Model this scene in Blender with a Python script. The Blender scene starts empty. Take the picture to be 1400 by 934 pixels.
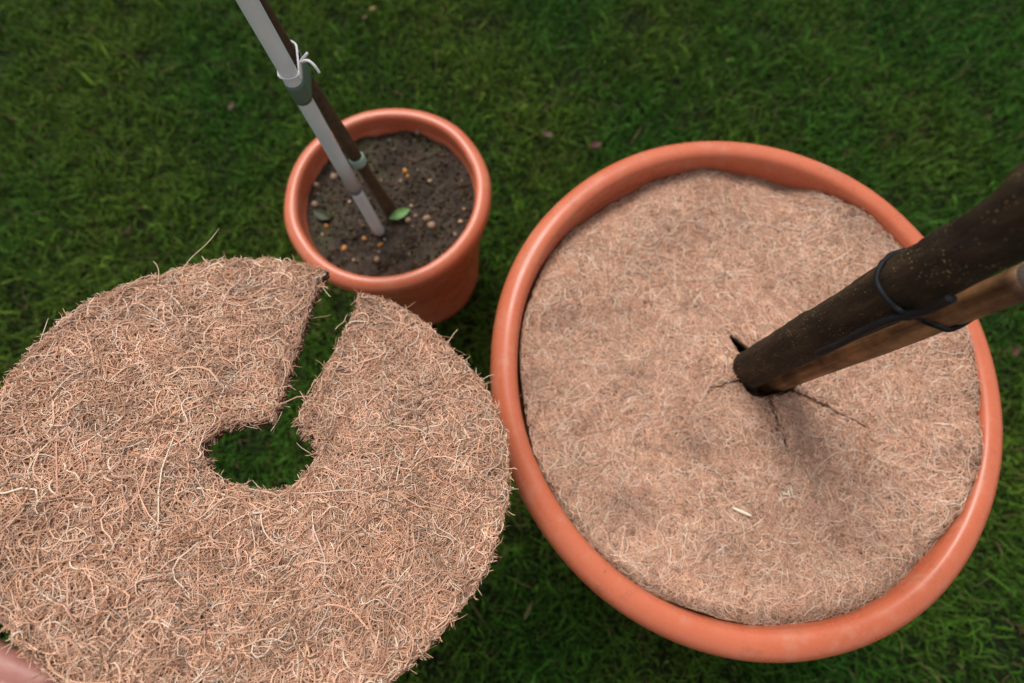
import bpy, bmesh, math
import numpy as np
from mathutils import Vector, Matrix
from mathutils.geometry import delaunay_2d_cdt

scene = bpy.context.scene
col = scene.collection
PI = math.pi
rng = np.random.default_rng(11)

# ------------------------------------------------------------------ camera
CAM_H = 0.90
TILT = math.radians(15.04)          # away from straight down
FPX = 700.0                         # focal length for a 1400 px wide frame
cam_d = bpy.data.cameras.new('camera')
cam_d.sensor_width = 36.0
cam_d.lens = FPX / 1400 * 36.0
cam_d.clip_start = 0.01
cam_d.clip_end = 500
cam_d.dof.use_dof = True
cam_d.dof.focus_distance = 0.385
cam_d.dof.aperture_fstop = 3.3
cam = bpy.data.objects.new('camera', cam_d)
cam.location = (0, 0, CAM_H)
cam.rotation_euler = (TILT, 0, 0)
col.objects.link(cam)
scene.camera = cam

# ------------------------------------------------------------------ light
SUN_EL, SUN_AZ = math.radians(58), math.radians(112)   # azimuth of the light source, from +X towards +Y
world = bpy.data.worlds.new('World')
scene.world = world
world.use_nodes = True
wn = world.node_tree
wn.nodes.clear()
sky = wn.nodes.new('ShaderNodeTexSky')
sky.sky_type = 'NISHITA'
sky.sun_disc = False
sky.sun_elevation = SUN_EL
sky.sun_rotation = PI / 2 - SUN_AZ
sky.dust_density = 4.0
sky.air_density = 1.0
hs = wn.nodes.new('ShaderNodeHueSaturation')
hs.inputs['Saturation'].default_value = 0.18
bg = wn.nodes.new('ShaderNodeBackground')
bg.inputs['Strength'].default_value = 0.12
wo = wn.nodes.new('ShaderNodeOutputWorld')
wn.links.new(sky.outputs[0], hs.inputs['Color'])
wn.links.new(hs.outputs[0], bg.inputs['Color'])
wn.links.new(bg.outputs[0], wo.inputs['Surface'])

sun_d = bpy.data.lights.new('sun', 'SUN')
sun_d.energy = 1.5
sun_d.angle = math.radians(24)
sun_d.color = (1.0, 0.95, 0.88)
sun = bpy.data.objects.new('sun', sun_d)
sd = Vector((math.cos(SUN_EL) * math.cos(SUN_AZ), math.cos(SUN_EL) * math.sin(SUN_AZ), math.sin(SUN_EL)))
sun.rotation_euler = (-sd).to_track_quat('-Z', 'Y').to_euler()
sun.location = sd * 5
col.objects.link(sun)

vs = scene.view_settings
vs.view_transform = 'Standard'
vs.look = 'None'
vs.gamma = 1.0
vs.exposure = 0.38
vs.use_curve_mapping = False

# ------------------------------------------------------------------ helpers
def ray(px, py):
    x, y = (px - 700) / FPX, -(py - 467) / FPX
    c, s = math.cos(TILT), math.sin(TILT)
    return np.array([x, s + y * c, -c + y * s])

def at(px, py, z):
    """world point at height z seen at a pixel of the 1400 px photograph (survey of the place)"""
    d = ray(px, py)
    p = d / -d[2] * (CAM_H - z)
    return np.array([p[0], p[1], z])

def tag(o, label=None, cat=None, group=None, kind=None):
    if label: o['label'] = label
    if cat: o['category'] = cat
    if group: o['group'] = group
    if kind: o['kind'] = kind
    return o

def link(name, me, mat=None, parent=None, smooth=True):
    o = bpy.data.objects.new(name, me)
    col.objects.link(o)
    if mat: me.materials.append(mat)
    if smooth: me.polygons.foreach_set('use_smooth', np.ones(len(me.polygons), bool))
    if parent: o.parent = parent
    return o

def empty(name, loc=(0, 0, 0)):
    o = bpy.data.objects.new(name, None)
    o.location = loc
    o.empty_display_size = 0.05
    col.objects.link(o)
    return o

def mesh_np(name, V, F, colors=None):
    """V (n,3), F (m,k) with one k"""
    V = np.ascontiguousarray(V, np.float32)
    F = np.ascontiguousarray(F, np.int32)
    me = bpy.data.meshes.new(name)
    n, k = F.shape
    me.vertices.add(len(V)); me.vertices.foreach_set('co', V.ravel())
    me.loops.add(n * k); me.loops.foreach_set('vertex_index', F.ravel())
    me.polygons.add(n)
    me.polygons.foreach_set('loop_start', np.arange(0, n * k, k, dtype=np.int32))
    if colors is not None:
        a = me.attributes.new('Col', 'FLOAT_COLOR', 'POINT')
        c = np.ones((len(V), 4), np.float32); c[:, :3] = colors
        a.data.foreach_set('color', c.ravel())
    me.update(calc_edges=True)
    me.validate()
    return me

class Wave:
    """smooth random field as a sum of sines"""
    def __init__(self, freq, n=14, seed=0, dim=2):
        r = np.random.default_rng(seed)
        d = r.normal(size=(n, dim)); d /= np.linalg.norm(d, axis=1)[:, None]
        self.k = d * (freq * 2 * PI * r.uniform(.5, 1.5, n))[:, None]
        self.p = r.uniform(0, 2 * PI, n); self.n = n
    def __call__(self, *xs):
        s = 0
        for i in range(self.n):
            s = s + np.sin(sum(self.k[i, j] * xs[j] for j in range(len(xs))) + self.p[i])
        return s * math.sqrt(2.0 / self.n) * .7

def sweep(pts, radii, seg=10, cap=True, squash=None):
    """tube along a polyline; returns V, quads list"""
    P = np.array(pts, float); n = len(P)
    T = np.gradient(P, axis=0); T /= np.linalg.norm(T, axis=1)[:, None]
    up = np.array([0.13, 0.21, 1.0]) if abs(T[0][2]) < .9 else np.array([1.0, 0.1, 0])
    a = np.linspace(0, 2 * PI, seg, endpoint=False)
    V = []; N = up
    for i in range(n):
        s = np.cross(T[i], N); s /= np.linalg.norm(s); N = np.cross(s, T[i])
        r = radii[i] if np.ndim(radii) else radii
        V.append(P[i] + r * (np.cos(a)[:, None] * s + np.sin(a)[:, None] * N))
    V = np.concatenate(V)
    F = []
    for i in range(n - 1):
        for j in range(seg):
            F.append((i * seg + j, i * seg + (j + 1) % seg, (i + 1) * seg + (j + 1) % seg, (i + 1) * seg + j))
    if cap:
        F.append(tuple(range(seg))[::-1]); F.append(tuple((n - 1) * seg + j for j in range(seg)))
    return V, F

def mesh_py(name, V, F):
    me = bpy.data.meshes.new(name)
    me.from_pydata([tuple(v) for v in V], [], [tuple(f) for f in F])
    me.update()
    return me

def smooth_path(pts, n):
    """Catmull-Rom through points"""
    P = np.array(pts, float)
    Q = np.vstack([2 * P[0] - P[1], P, 2 * P[-1] - P[-2]])
    out = []
    m = len(P) - 1
    for t in np.linspace(0, m, n):
        i = min(int(t), m - 1); u = t - i
        a, b, c, d = Q[i], Q[i + 1], Q[i + 2], Q[i + 3]
        out.append(.5 * ((2 * b) + (-a + c) * u + (2 * a - 5 * b + 4 * c - d) * u * u + (-a + 3 * b - 3 * c + d) * u ** 3))
    return np.array(out)

# ------------------------------------------------------------------ materials
class NT:
    def __init__(self, name):
        self.m = bpy.data.materials.new(name); self.m.use_nodes = True
        self.t = self.m.node_tree; self.b = self.t.nodes['Principled BSDF']
    def n(self, kind, **kw):
        x = self.t.nodes.new(kind)
        for k, v in kw.items():
            if k in x.inputs: x.inputs[k].default_value = v
            else: setattr(x, k, v)
        return x
    def l(self, a, b): self.t.links.new(a, b)
    def coord(self): return self.n('ShaderNodeTexCoord').outputs['Object']
    def noise(self, scale, detail=4, rough=.55, vec=None):
        x = self.n('ShaderNodeTexNoise'); x.inputs['Scale'].default_value = scale
        x.inputs['Detail'].default_value = detail; x.inputs['Roughness'].default_value = rough
        self.l(vec or self.coord(), x.inputs['Vector']); return x.outputs['Fac']
    def ramp(self, fac, stops):
        r = self.n('ShaderNodeValToRGB'); e = r.color_ramp.elements
        while len(e) < len(stops): e.new(0.5)
        for i, (p, c) in enumerate(stops):
            e[i].position = p; e[i].color = (*c, 1) if len(c) == 3 else c
        self.l(fac, r.inputs['Fac']); return r.outputs['Color']
    def mix(self, fac, a, b, blend='MIX'):
        x = self.n('ShaderNodeMix', data_type='RGBA', blend_type=blend)
        for s, v in ((0, fac), (6, a), (7, b)):
            if isinstance(v, (int, float)): x.inputs[s].default_value = v
            elif isinstance(v, tuple): x.inputs[s].default_value = (*v, 1)
            else: self.l(v, x.inputs[s])
        return x.outputs[2]
    def bump(self, h, strength, dist):
        x = self.n('ShaderNodeBump'); x.inputs['Strength'].default_value = strength
        x.inputs['Distance'].default_value = dist
        self.l(h, x.inputs['Height']); self.l(x.outputs[0], self.b.inputs['Normal'])
    def set(self, **kw):
        for k, v in kw.items():
            k = k.replace('_', ' ')
            i = self.b.inputs[k]
            if hasattr(v, 'is_output'): self.l(v, i)
            elif isinstance(v, tuple): i.default_value = (*v, 1) if len(v) == 3 else v
            else: i.default_value = v
        return self

def mat_plain(name, c, rough=.5, c2=None, scale=60, spec=.5, bump=0, bd=.001):
    t = NT(name)
    f = t.noise(scale)
    t.set(Base_Color=t.ramp(f, [(.3, c), (.7, c2 or tuple(min(1, v * 1.25) for v in c))]), Roughness=rough)
    t.b.inputs['Specular IOR Level'].default_value = spec
    if bump: t.bump(f, bump, bd)
    return t.m

def mat_vcol(name, rough=.6, trans=0.0, spec=.3, noise=0):
    t = NT(name)
    a = t.n('ShaderNodeAttribute', attribute_name='Col').outputs['Color']
    t.set(Base_Color=a, Roughness=rough)
    t.b.inputs['Specular IOR Level'].default_value = spec
    if trans:
        out = t.t.nodes['Material Output']
        tr = t.n('ShaderNodeBsdfTranslucent'); t.l(a, tr.inputs['Color'])
        mx = t.n('ShaderNodeMixShader'); mx.inputs[0].default_value = trans
        t.l(t.b.outputs[0], mx.inputs[1]); t.l(tr.outputs[0], mx.inputs[2]); t.l(mx.outputs[0], out.inputs['Surface'])
    return t.m

def mat_terracotta():
    t = NT('terracotta_plastic')
    co = t.coord()
    big = t.noise(9, 5, .6, co)
    base = t.ramp(big, [(.3, (.50, .121, .056)), (.7, (.57, .153, .075))])
    # dusty film and small scuffs
    dust = t.noise(38, 6, .7, co)
    dm = t.ramp(dust, [(.52, (0, 0, 0)), (.74, (.5, .5, .5))])
    base = t.mix(dm, base, (.56, .27, .18))
    sp = t.n('ShaderNodeTexVoronoi'); sp.inputs['Scale'].default_value = 95; t.l(co, sp.inputs['Vector'])
    sm = t.ramp(sp.outputs['Distance'], [(.05, (.75, .75, .75)), (.11, (0, 0, 0))])
    gate = t.ramp(t.noise(14, 3, .5, co), [(.56, (0, 0, 0)), (.63, (1, 1, 1))])
    base = t.mix(t.mix(1.0, sm, gate, 'MULTIPLY'), base, (.16, .05, .03))
    st = t.ramp(t.noise(21, 7, .75, co), [(.57, (0, 0, 0)), (.68, (.55, .55, .55))])
    base = t.mix(st, base, (.30, .085, .045))
    rg = t.ramp(dust, [(.3, (.22, .22, .22)), (.75, (.42, .42, .42))])
    t.set(Base_Color=base, Roughness=rg)
    t.b.inputs['Specular IOR Level'].default_value = .42
    t.b.inputs['Subsurface Weight'].default_value = .0
    fine = t.noise(420, 3, .6, co)
    t.bump(fine, .12, .0006)
    return t.m

def mat_soil(name='potting_soil'):
    t = NT(name); co = t.coord()
    c = t.ramp(t.noise(55, 8, .7, co), [(.3, (.011, .006, .004)), (.5, (.036, .023, .014)), (.72, (.090, .060, .038))])
    g = t.ramp(t.noise(16, 5, .6, co), [(.52, (0, 0, 0)), (.68, (.6, .6, .6))])
    c = t.mix(g, c, (.055, .062, .020))           # patches of algae and moss
    t.set(Base_Color=c, Roughness=.9)
    t.bump(t.noise(180, 6, .7, co), .7, .003)
    return t.m

def mat_felt(name):
    t = NT(name); co = t.coord()
    c = t.ramp(t.noise(260, 6, .7, co), [(.3, (.075, .036, .019)), (.7, (.17, .09, .05))])
    t.set(Base_Color=c, Roughness=.95)
    t.b.inputs['Specular IOR Level'].default_value = .1
    t.bump(t.noise(500, 4, .7, co), .8, .002)
    return t.m

def mat_bark():
    t = NT('dark_bark'); co = t.coord()
    mp = t.n('ShaderNodeMapping'); mp.inputs['Scale'].default_value = (1, 1, .28); t.l(co, mp.inputs['Vector'])
    c = t.ramp(t.noise(70, 7, .65, mp.outputs[0]), [(.28, (.008, .005, .003)), (.5, (.026, .016, .008)), (.75, (.065, .040, .020))])
    mp2 = t.n('ShaderNodeMapping'); mp2.inputs['Scale'].default_value = (1, 1, .8); t.l(co, mp2.inputs['Vector'])
    v = t.n('ShaderNodeTexVoronoi'); v.inputs['Scale'].default_value = 470; t.l(mp2.outputs[0], v.inputs['Vector'])
    sp = t.ramp(v.outputs['Distance'], [(.16, (1, 1, 1)), (.27, (0, 0, 0))])
    gate = t.ramp(t.noise(75, 4, .6, co), [(.47, (0, 0, 0)), (.66, (.8, .8, .8))])
    lent = t.mix(1.0, sp, gate, 'MULTIPLY')
    c = t.mix(lent, c, (.42, .31, .13))
    moss = t.ramp(t.noise(26, 6, .7, co), [(.58, (0, 0, 0)), (.75, (.5, .5, .5))])
    c = t.mix(moss, c, (.055, .048, .018))
    t.set(Base_Color=c, Roughness=.72)
    t.b.inputs['Specular IOR Level'].default_value = .25
    t.bump(t.noise(120, 6, .7, mp.outputs[0]), .9, .003)
    return t.m

def mat_wood():
    t = NT('weathered_wood'); co = t.coord()
    mp = t.n('ShaderNodeMapping'); mp.inputs['Scale'].default_value = (1, 1, .06); t.l(co, mp.inputs['Vector'])
    c = t.ramp(t.noise(190, 6, .65, mp.outputs[0]), [(.25, (.11, .043, .015)), (.5, (.34, .155, .055)), (.75, (.50, .27, .11))])
    d = t.ramp(t.noise(22, 4, .6, co), [(.4, (.30, .30, .30)), (.62, (1, 1, 1))])
    c = t.mix(1.0, c, d, 'MULTIPLY')
    t.set(Base_Color=c, Roughness=.65)
    t.bump(t.noise(260, 5, .7, mp.outputs[0]), .45, .001)
    return t.m

def mat_endgrain():
    t = NT('end_grain_wood'); co = t.coord()
    w = t.n('ShaderNodeTexWave', wave_type='RINGS', rings_direction='Z'); w.inputs['Scale'].default_value = 130
    w.inputs['Distortion'].default_value = 3.0; t.l(co, w.inputs['Vector'])
    c = t.ramp(w.outputs['Fac'], [(.1, (.040, .025, .015)), (.9, (.066, .042, .026))])
    c = t.mix(1.0, c, t.ramp(t.noise(150, 5, .7, co), [(.3, (.4, .4, .4)), (.65, (1.2, 1.2, 1.2))]), 'MULTIPLY')
    t.set(Base_Color=c, Roughness=.8)
    return t.m

def mat_skin():
    t = NT('skin'); co = t.coord()
    c = t.ramp(t.noise(60, 5, .6, co), [(.3, (.33, .13, .105)), (.7, (.43, .19, .155))])
    t.set(Base_Color=c, Roughness=.5)
    t.b.inputs['Subsurface Weight'].default_value = .15
    t.b.inputs['Subsurface Radius'].default_value = (.006, .002, .001)
    t.bump(t.noise(900, 4, .6, co), .25, .0006)
    return t.m

def mat_lawn():
    t = NT('lawn_ground'); co = t.coord()
    c = t.ramp(t.noise(60, 8, .7, co), [(.3, (.008, .010, .004)), (.55, (.018, .026, .008)), (.75, (.040, .038, .018))])
    t.set(Base_Color=c, Roughness=1.0)
    t.b.inputs['Specular IOR Level'].default_value = .1
    t.bump(t.noise(120, 6, .7, co), .9, .02)
    return t.m

M = dict(
    pot=mat_terracotta(), soil=mat_soil(), felt=mat_felt('coir_felt'), bark=mat_bark(), wood=mat_wood(), endgrain=mat_endgrain(),
    skin=mat_skin(), lawn=mat_lawn(),
    fibre=mat_vcol('coir_fibre', .55, 0.0, .25), grass=mat_vcol('grass_blade', .6, .28, .12), crumb=mat_vcol('soil_crumb', .9, 0, .2),
    leaf=mat_vcol('leaf_blade', .5, .2, .35),
    grey=mat_plain('grey_plastic', (.57, .65, .635), .36, (.63, .71, .695), 25, .5, .05),
    darkgrey=mat_plain('dark_grey_plastic', (.13, .135, .14), .5, (.17, .175, .18), 60),
    green=mat_plain('grey_green_tape', (.085, .135, .095), .45, (.11, .17, .12), 80, .4, .2),
    mint=mat_plain('pale_green_tie', (.26, .40, .32), .5, (.30, .46, .37), 80),
    string=mat_plain('white_string', (.62, .60, .62), .8, (.75, .73, .75), 400, .3, .5),
    black=mat_plain('black_rubber', (.008, .008, .0085), .6, (.014, .015, .017), 90, .18, .2),
    stem=mat_plain('young_bark', (.045, .028, .014), .75, (.095, .062, .032), 120, .25, .6),
    pebble=mat_plain('pale_pebble', (.25, .155, .10), .8, (.36, .25, .165), 70, .3, .3),
    opebble=mat_plain('orange_pebble', (.42, .17, .045), .7, (.50, .24, .07), 70, .3, .3),
    straw=mat_plain('pale_straw', (.72, .60, .46), .6, (.80, .69, .55), 90),
)

# ------------------------------------------------------------------ ground
bm = bmesh.new()
bmesh.ops.create_grid(bm, x_segments=8, y_segments=8, size=120)
me = bpy.data.meshes.new('ground'); bm.to_mesh(me); bm.free()
tag(link('ground', me, M['lawn'], smooth=False), kind='structure')

# ------------------------------------------------------------------ pots
BIG = dict(c=np.array([.2364, .1109]), R=.2655, top=.396, a=-.0057, b=-.0010)
SML = dict(c=np.array([-.1706, .3751]), R=.1420, top=.283, a=.0002, b=.0016)

def revolve(name, prof, pot, seg=160, wob=0, seed=0):
    """profile (r offset from R, z offset from the rim top) swept round a slightly oval circle"""
    ph = np.linspace(0, 2 * PI, seg, endpoint=False)
    ov = pot['a'] * np.cos(2 * ph) + pot['b'] * np.sin(2 * ph)
    w = Wave(1.2, 8, seed)(np.cos(ph), np.sin(ph)) * wob
    V = []
    for r, z in prof:
        rr = pot['R'] + r + (ov + w) * (pot['R'] + r) / pot['R']
        V.append(np.c_[rr * np.cos(ph), rr * np.sin(ph), np.full(seg, pot['top'] + z) + w * .6])
    V = np.concatenate(V); n = len(prof)
    F = []
    for i in range(n - 1):
        j = np.arange(seg); k = (j + 1) % seg
        F.append(np.c_[i * seg + j, i * seg + k, (i + 1) * seg + k, (i + 1) * seg + j])
    return mesh_np(name, V, np.concatenate(F))

def rim_profile(w, h):
    """rolled lip of width w and height h"""
    pts = [(-w - .001, -h * 1.5), (-w, -h * .42), (-w * .97, -h * .22), (-w * .90, -h * .09), (-w * .78, -h * .02), (-w * .62, 0), (-w * .44, -h * .03),
           (-w * .27, -h * .12), (-w * .12, -h * .28), (-w * .03, -h * .50), (0, -h * .72), (-w * .05, -h * .92), (-w * .16, -h), (-w * .34, -h * 1.0), (-w * .5, -h * .9), (-w * .62, -h * .8)]
    P = smooth_path(pts, 46)
    return [tuple(p) for p in P]

def make_pot(pot, label, w, h, base_r, ribs):
    root = empty('plant_pot', (pot['c'][0], pot['c'][1], 0))
    tag(root, label, 'plant pot')
    R, top = pot['R'], pot['top']
    link('rim', revolve('rim', rim_profile(w, h), pot, 200, .0006, 3), M['pot'], root)
    prof = []
    # inner wall, from bottom up, then over into the outer wall
    for t in np.linspace(1, 0, 12):
        prof.append((-w - .0015 - t * (R - w - base_r), -h * 1.2 - t * (top - h * 1.2 - .012)))
    prof.append((-w * .72, -h * .62))
    for t in np.linspace(0, 1, 30):
        bulge = math.sin(min(1, t * 2.2) * PI) * .004
        prof.append((-w * .66 + bulge - t * (R - w * .66 - base_r - .004), -h * .85 - t * (top - h * .85 - .004)))
    prof.append((base_r - R - .004, -top + .0015)); prof.append((-R + .01, -top + .0012))
    link('body', revolve('body', prof, pot, 128, .0008, 4), M['pot'], root)
    return root

make_pot(BIG, 'large round terracotta-coloured plastic pot filled by a coir mat round a thick trunk', .0290, .030, .175, True)
make_pot(SML, 'smaller terracotta-coloured plastic pot of bare dark soil with a grey pole in it', .0215, .021, .103, True)

# soil in both pots
def soil_disc(name, pot, r, z, amp, seed, rings=70, seg=150):
    w1, w2, w3 = Wave(14, 16, seed), Wave(45, 20, seed + 1), Wave(110, 20, seed + 2)
    ph = np.linspace(0, 2 * PI, seg, endpoint=False)
    V = [np.array([[0, 0, z]])]
    for i in range(1, rings + 1):
        q = r * i / rings
        x, y = q * np.cos(ph), q * np.sin(ph)
        h = z + amp * (w1(x, y) * .6 + w2(x, y) * .35 + w3(x, y) * .2)
        V.append(np.c_[x, y, h])
    V = np.concatenate(V)
    F = []
    j = np.arange(seg); k = (j + 1) % seg
    for i in range(rings - 1):
        F.append(np.c_[1 + i * seg + j, 1 + (i + 1) * seg + j, 1 + (i + 1) * seg + k, 1 + i * seg + k])
    Fc = np.c_[np.zeros(seg, int), 1 + j, 1 + k, 1 + k]
    me = mesh_py(name, V, [tuple(f) for f in np.concatenate(F)] + [(0, 1 + a, 1 + b) for a, b in zip(j, k)])
    return me, (w1, w2, w3)

SOIL_S = .252
me, sw = soil_disc('soil', SML, .1200, SOIL_S, .0036, 20)
soil_s = tag(link('soil', me, M['soil']), 'dark crumbly bare soil in the smaller pot', 'soil', kind='stuff')
soil_s.location = (*SML['c'], 0)
def soil_h(x, y): return SOIL_S + .0036 * (sw[0](x, y) * .6 + sw[1](x, y) * .35 + sw[2](x, y) * .2)
me, _ = soil_disc('soil', BIG, .226, .345, .004, 40, 40, 90)
soil_b = tag(link('soil', me, M['soil']), 'dark soil hidden under the coir mat in the large pot', 'soil', kind='stuff')
soil_b.location = (*BIG['c'], 0)

def lumps(name, n, rad, zfun, size, cols, seed):
    """many irregular crumbs in one mesh"""
    r = np.random.default_rng(seed)
    bm = bmesh.new(); bmesh.ops.create_icosphere(bm, subdivisions=1, radius=1)
    B = np.array([v.co[:] for v in bm.verts]); T = np.array([[v.index for v in f.verts] for f in bm.faces]); bm.free()
    q = rad * np.sqrt(r.uniform(0, 1, n)); a = r.uniform(0, 2 * PI, n)
    x, y = q * np.cos(a), q * np.sin(a)
    s = np.minimum(size * np.exp(r.normal(0, .5, n)), size * 2.0)
    V = np.repeat(B[None], n, 0) * (1 + r.normal(0, .22, (n, len(B), 1)))
    V *= (s[:, None] * r.uniform(.6, 1.2, (n, 3)))[:, None, :]
    V += np.c_[x, y, zfun(x, y) + s * .15][:, None, :]
    c = np.array(cols)[r.integers(0, len(cols), n)] * r.uniform(.6, 1.25, (n, 1))
    F = (T[None] + (np.arange(n) * len(B))[:, None, None]).reshape(-1, 3)
    return mesh_np(name, V.reshape(-1, 3), F, np.repeat(c, len(B), 0))

o = link('soil_crumbs', lumps('soil_crumbs', 2300, .116, soil_h, .0014, [(.035, .019, .010), (.055, .032, .018), (.020, .011, .006), (.10, .062, .036), (.048, .046, .014), (.075, .044, .025)], 5), M['crumb'], soil_s, smooth=False)
o['kind'] = 'stuff'
o = link('grit', lumps('grit', 50, .112, soil_h, .0017, [(.42, .26, .14), (.50, .36, .24), (.36, .20, .12), (.30, .24, .18)], 6), M['crumb'], soil_s)
o['kind'] = 'stuff'

def pebble(px, py, s, mat, label, grp, seed):
    r = np.random.default_rng(seed)
    p = at(px, py, SOIL_S)
    bm = bmesh.new(); bmesh.ops.create_icosphere(bm, subdivisions=2, radius=1)
    k = r.normal(0, 1, (3, 3)); sc = s * r.uniform(.75, 1.2, 3)
    for v in bm.verts:
        c = np.array(v.co); d = 1 + .12 * math.sin(c @ k[0] * 1.6) + .09 * math.sin(c @ k[1] * 2.6)
        v.co = Vector(c * d * sc)
    me = bpy.data.meshes.new('pebble'); bm.to_mesh(me); bm.free()
    o = link('pebble', me, mat)
    lx, ly = p[0] - SML['c'][0], p[1] - SML['c'][1]
    o.location = (p[0], p[1], float(soil_h(lx, ly)) + s * .35); o.rotation_euler = (0, 0, r.uniform(0, 6))
    return tag(o, label, 'pebble', grp)

i = 0
for px, py, s in ((554, 235, .0042), (558, 243, .0028), (498, 326, .0040), (471, 340, .0040), (446, 309, .0040), (520, 335, .0036)):
    pebble(px, py, s, M['opebble'], 'orange pebble lying on the bare soil of the smaller pot', 'orange pebbles on the soil', 60 + i); i += 1
for px, py, s in ((509, 181, .0042), (572, 183, .0050), (433, 254, .0052), (457, 243, .0044), (558, 302, .0050), (585, 300, .0055), (590, 309, .0048), (568, 296, .0042), (517, 357, .0036), (484, 357, .0036), (623, 322, .0036), (484, 188, .0034), (430, 280, .0042)):
    pebble(px, py, s, M['pebble'], 'pale pinkish pebble lying on the bare soil of the smaller pot', 'pale pebbles on the soil', 60 + i); i += 1

# ------------------------------------------------------------------ leaf blades
def leaf_mesh(name, L, Wd, col_a, col_b, bend=.15, seed=0, n=9, m=5):
    r = np.random.default_rng(seed)
    t = np.linspace(0, 1, n); s = np.linspace(-1, 1, m)
    V, C = [], []
    for a in t:
        w = Wd * .5 * (math.sin(PI * min(1, a * .96 + .03)) ** .75)
        for b in s:
            V.append((a * L - L / 2, b * w, abs(b) * w * .35 + bend * L * (a - .5) ** 2 + r.normal(0, L * .006)))
            C.append(np.array(col_a) * (1 - abs(b) ** .5) + np.array(col_b) * abs(b) ** .5)
    F = [(i * m + j, (i + 1) * m + j, (i + 1) * m + j + 1, i * m + j + 1) for i in range(n - 1) for j in range(m - 1)]
    return mesh_np(name, np.array(V), np.array(F), np.array(C))

p = at(547, 293, SOIL_S + .007)
o = link('fallen_leaf_or_moss', leaf_mesh('leaf', .031, .014, (.20, .36, .12), (.13, .27, .065), .2, 3), M['leaf'])
o.location = p; o.rotation_euler = (.12, -.12, .42)
tag(o, 'small fresh green oval leaf lying beside the foot of the grey pole', 'leaf')
p = at(440, 294, SOIL_S + .004)
o = link('fallen_leaf_or_moss', leaf_mesh('leaf', .026, .015, (.055, .060, .020), (.04, .045, .016), .25, 4), M['leaf'])  # leaf-shaped blade standing in for a patch of moss
o.location = p; o.rotation_euler = (.1, .05, -.5)
tag(o, 'dull olive mossy patch on the soil inside the smaller pot', 'leaf')

# ------------------------------------------------------------------ grey pole, its bands and the thin young tree
def tube_obj(name, pts, radii, mat, parent=None, seg=20, cap=True):
    V, F = sweep(pts, radii, seg, cap)
    return link(name, mesh_py(name, V, F), mat, parent)

PB, PT = at(518, 316, .25), at(337, -2, .588)
pd = (PT - PB) / (PT[2] - PB[2])
def pole(z): return PB + pd * (z - PB[2])
root = empty('support_pole', tuple(pole(.235)))
tag(root, 'straight grey plastic support pole standing in the smaller pot', 'pole')
def rel(P, rt): return np.array(P) - np.array(rt.location)
Rp = .0077
P0 = [rel(pole(z), root) for z in np.linspace(.235, .352, 8)]
tube_obj('lower_tube', P0, Rp * .97, M['grey'], root, 28)
P0 = [rel(pole(z), root) for z in np.linspace(.352, 1.45, 24)]
tube_obj('upper_tube', P0, Rp * 1.03, M['grey'], root, 28)
P0 = [rel(pole(z), root) for z in (.3435, .345, .351, .3525)]
tube_obj('joint_ring', P0, [Rp * 1.0, Rp * 1.09, Rp * 1.09, Rp * 1.0], M['darkgrey'], root, 28, True)

TB, TT = at(534, 290, .25), at(351, -2, .565)
td = (TT - TB) / (TT[2] - TB[2])
wob = Wave(2.2, 6, 77, 1)
def stem(z): return TB + td * (z - TB[2]) + np.array([wob(np.array(z)) * .0012, wob(np.array(z + 3)) * .0012, 0])
root = empty('young_tree', tuple(stem(.235)))
tag(root, 'thin brown-barked young tree tied to the grey pole', 'tree')
zz = np.linspace(.235, 1.6, 70)
rr = .0078 - .0018 * (zz - .235) / 1.3 + .0005 * Wave(9, 8, 78, 1)(zz) + .0028 * np.exp(-(zz - .235) / .02)
V, F = sweep([rel(stem(z), root) for z in zz], rr, 16)
V += np.random.default_rng(2).normal(0, .00025, V.shape)
link('trunk', mesh_py('trunk', V, F), M['stem'], root)

# grey-green tape sleeve round pole and stem
def hull_band(ca, ra, cb, rb, n=28):
    """closed outline of a band pulled round two circles (xy)"""
    ca, cb = np.array(ca[:2]), np.array(cb[:2])
    d = cb - ca; L = np.linalg.norm(d); d /= L; nrm = np.array([-d[1], d[0]])
    th = math.acos(max(-1, min(1, (ra - rb) / L)))
    out = []
    for a in np.linspace(th, 2 * PI - th, n): out.append(ca + ra * (math.cos(a) * d + math.sin(a) * nrm))
    for a in np.linspace(-th, th, n // 2): out.append(cb + rb * (math.cos(a) * d + math.sin(a) * nrm))
    return np.array(out)

def band_mesh(name, z0, z1, fa, ra, fb, rb, off, thick=.0008, flare=0, rows=6):
    rowsV = []
    for k, z in enumerate(np.linspace(z0, z1, rows)):
        e = flare * math.sin(3 * k)
        b = hull_band(fa(z), ra + off + e, fb(z), rb + off + e)
        rowsV.append(np.c_[b, np.full(len(b), z)])
    n = len(rowsV[0])
    outer = np.concatenate(rowsV)
    inner = []
    for R_ in rowsV:
        c = R_.mean(0); dd = (c - R_); dd /= np.linalg.norm(dd, axis=1)[:, None]
        inner.append(R_ + dd * thick)
    V = np.concatenate([outer, np.concatenate(inner)]); m = len(outer); F = []
    for i in range(rows - 1):
        for j in range(n):
            a, b2, c, d2 = i * n + j, i * n + (j + 1) % n, (i + 1) * n + (j + 1) % n, (i + 1) * n + j
            F += [(a, b2, c, d2), (m + d2, m + c, m + b2, m + a)]
    for j in range(n):
        k = (j + 1) % n
        F += [(j, m + j, m + k, k), ((rows - 1) * n + j, (rows - 1) * n + k, m + (rows - 1) * n + k, m + (rows - 1) * n + j)]
    return mesh_py(name, V, F)

o = link('tape_sleeve', band_mesh('tape_sleeve', .489, .510, pole, Rp * 1.03, stem, .0082, .0008, flare=.0002), M['green'])
tag(o, 'grey-green tape sleeve wrapped round the grey pole and thin tree', 'tape')
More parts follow.
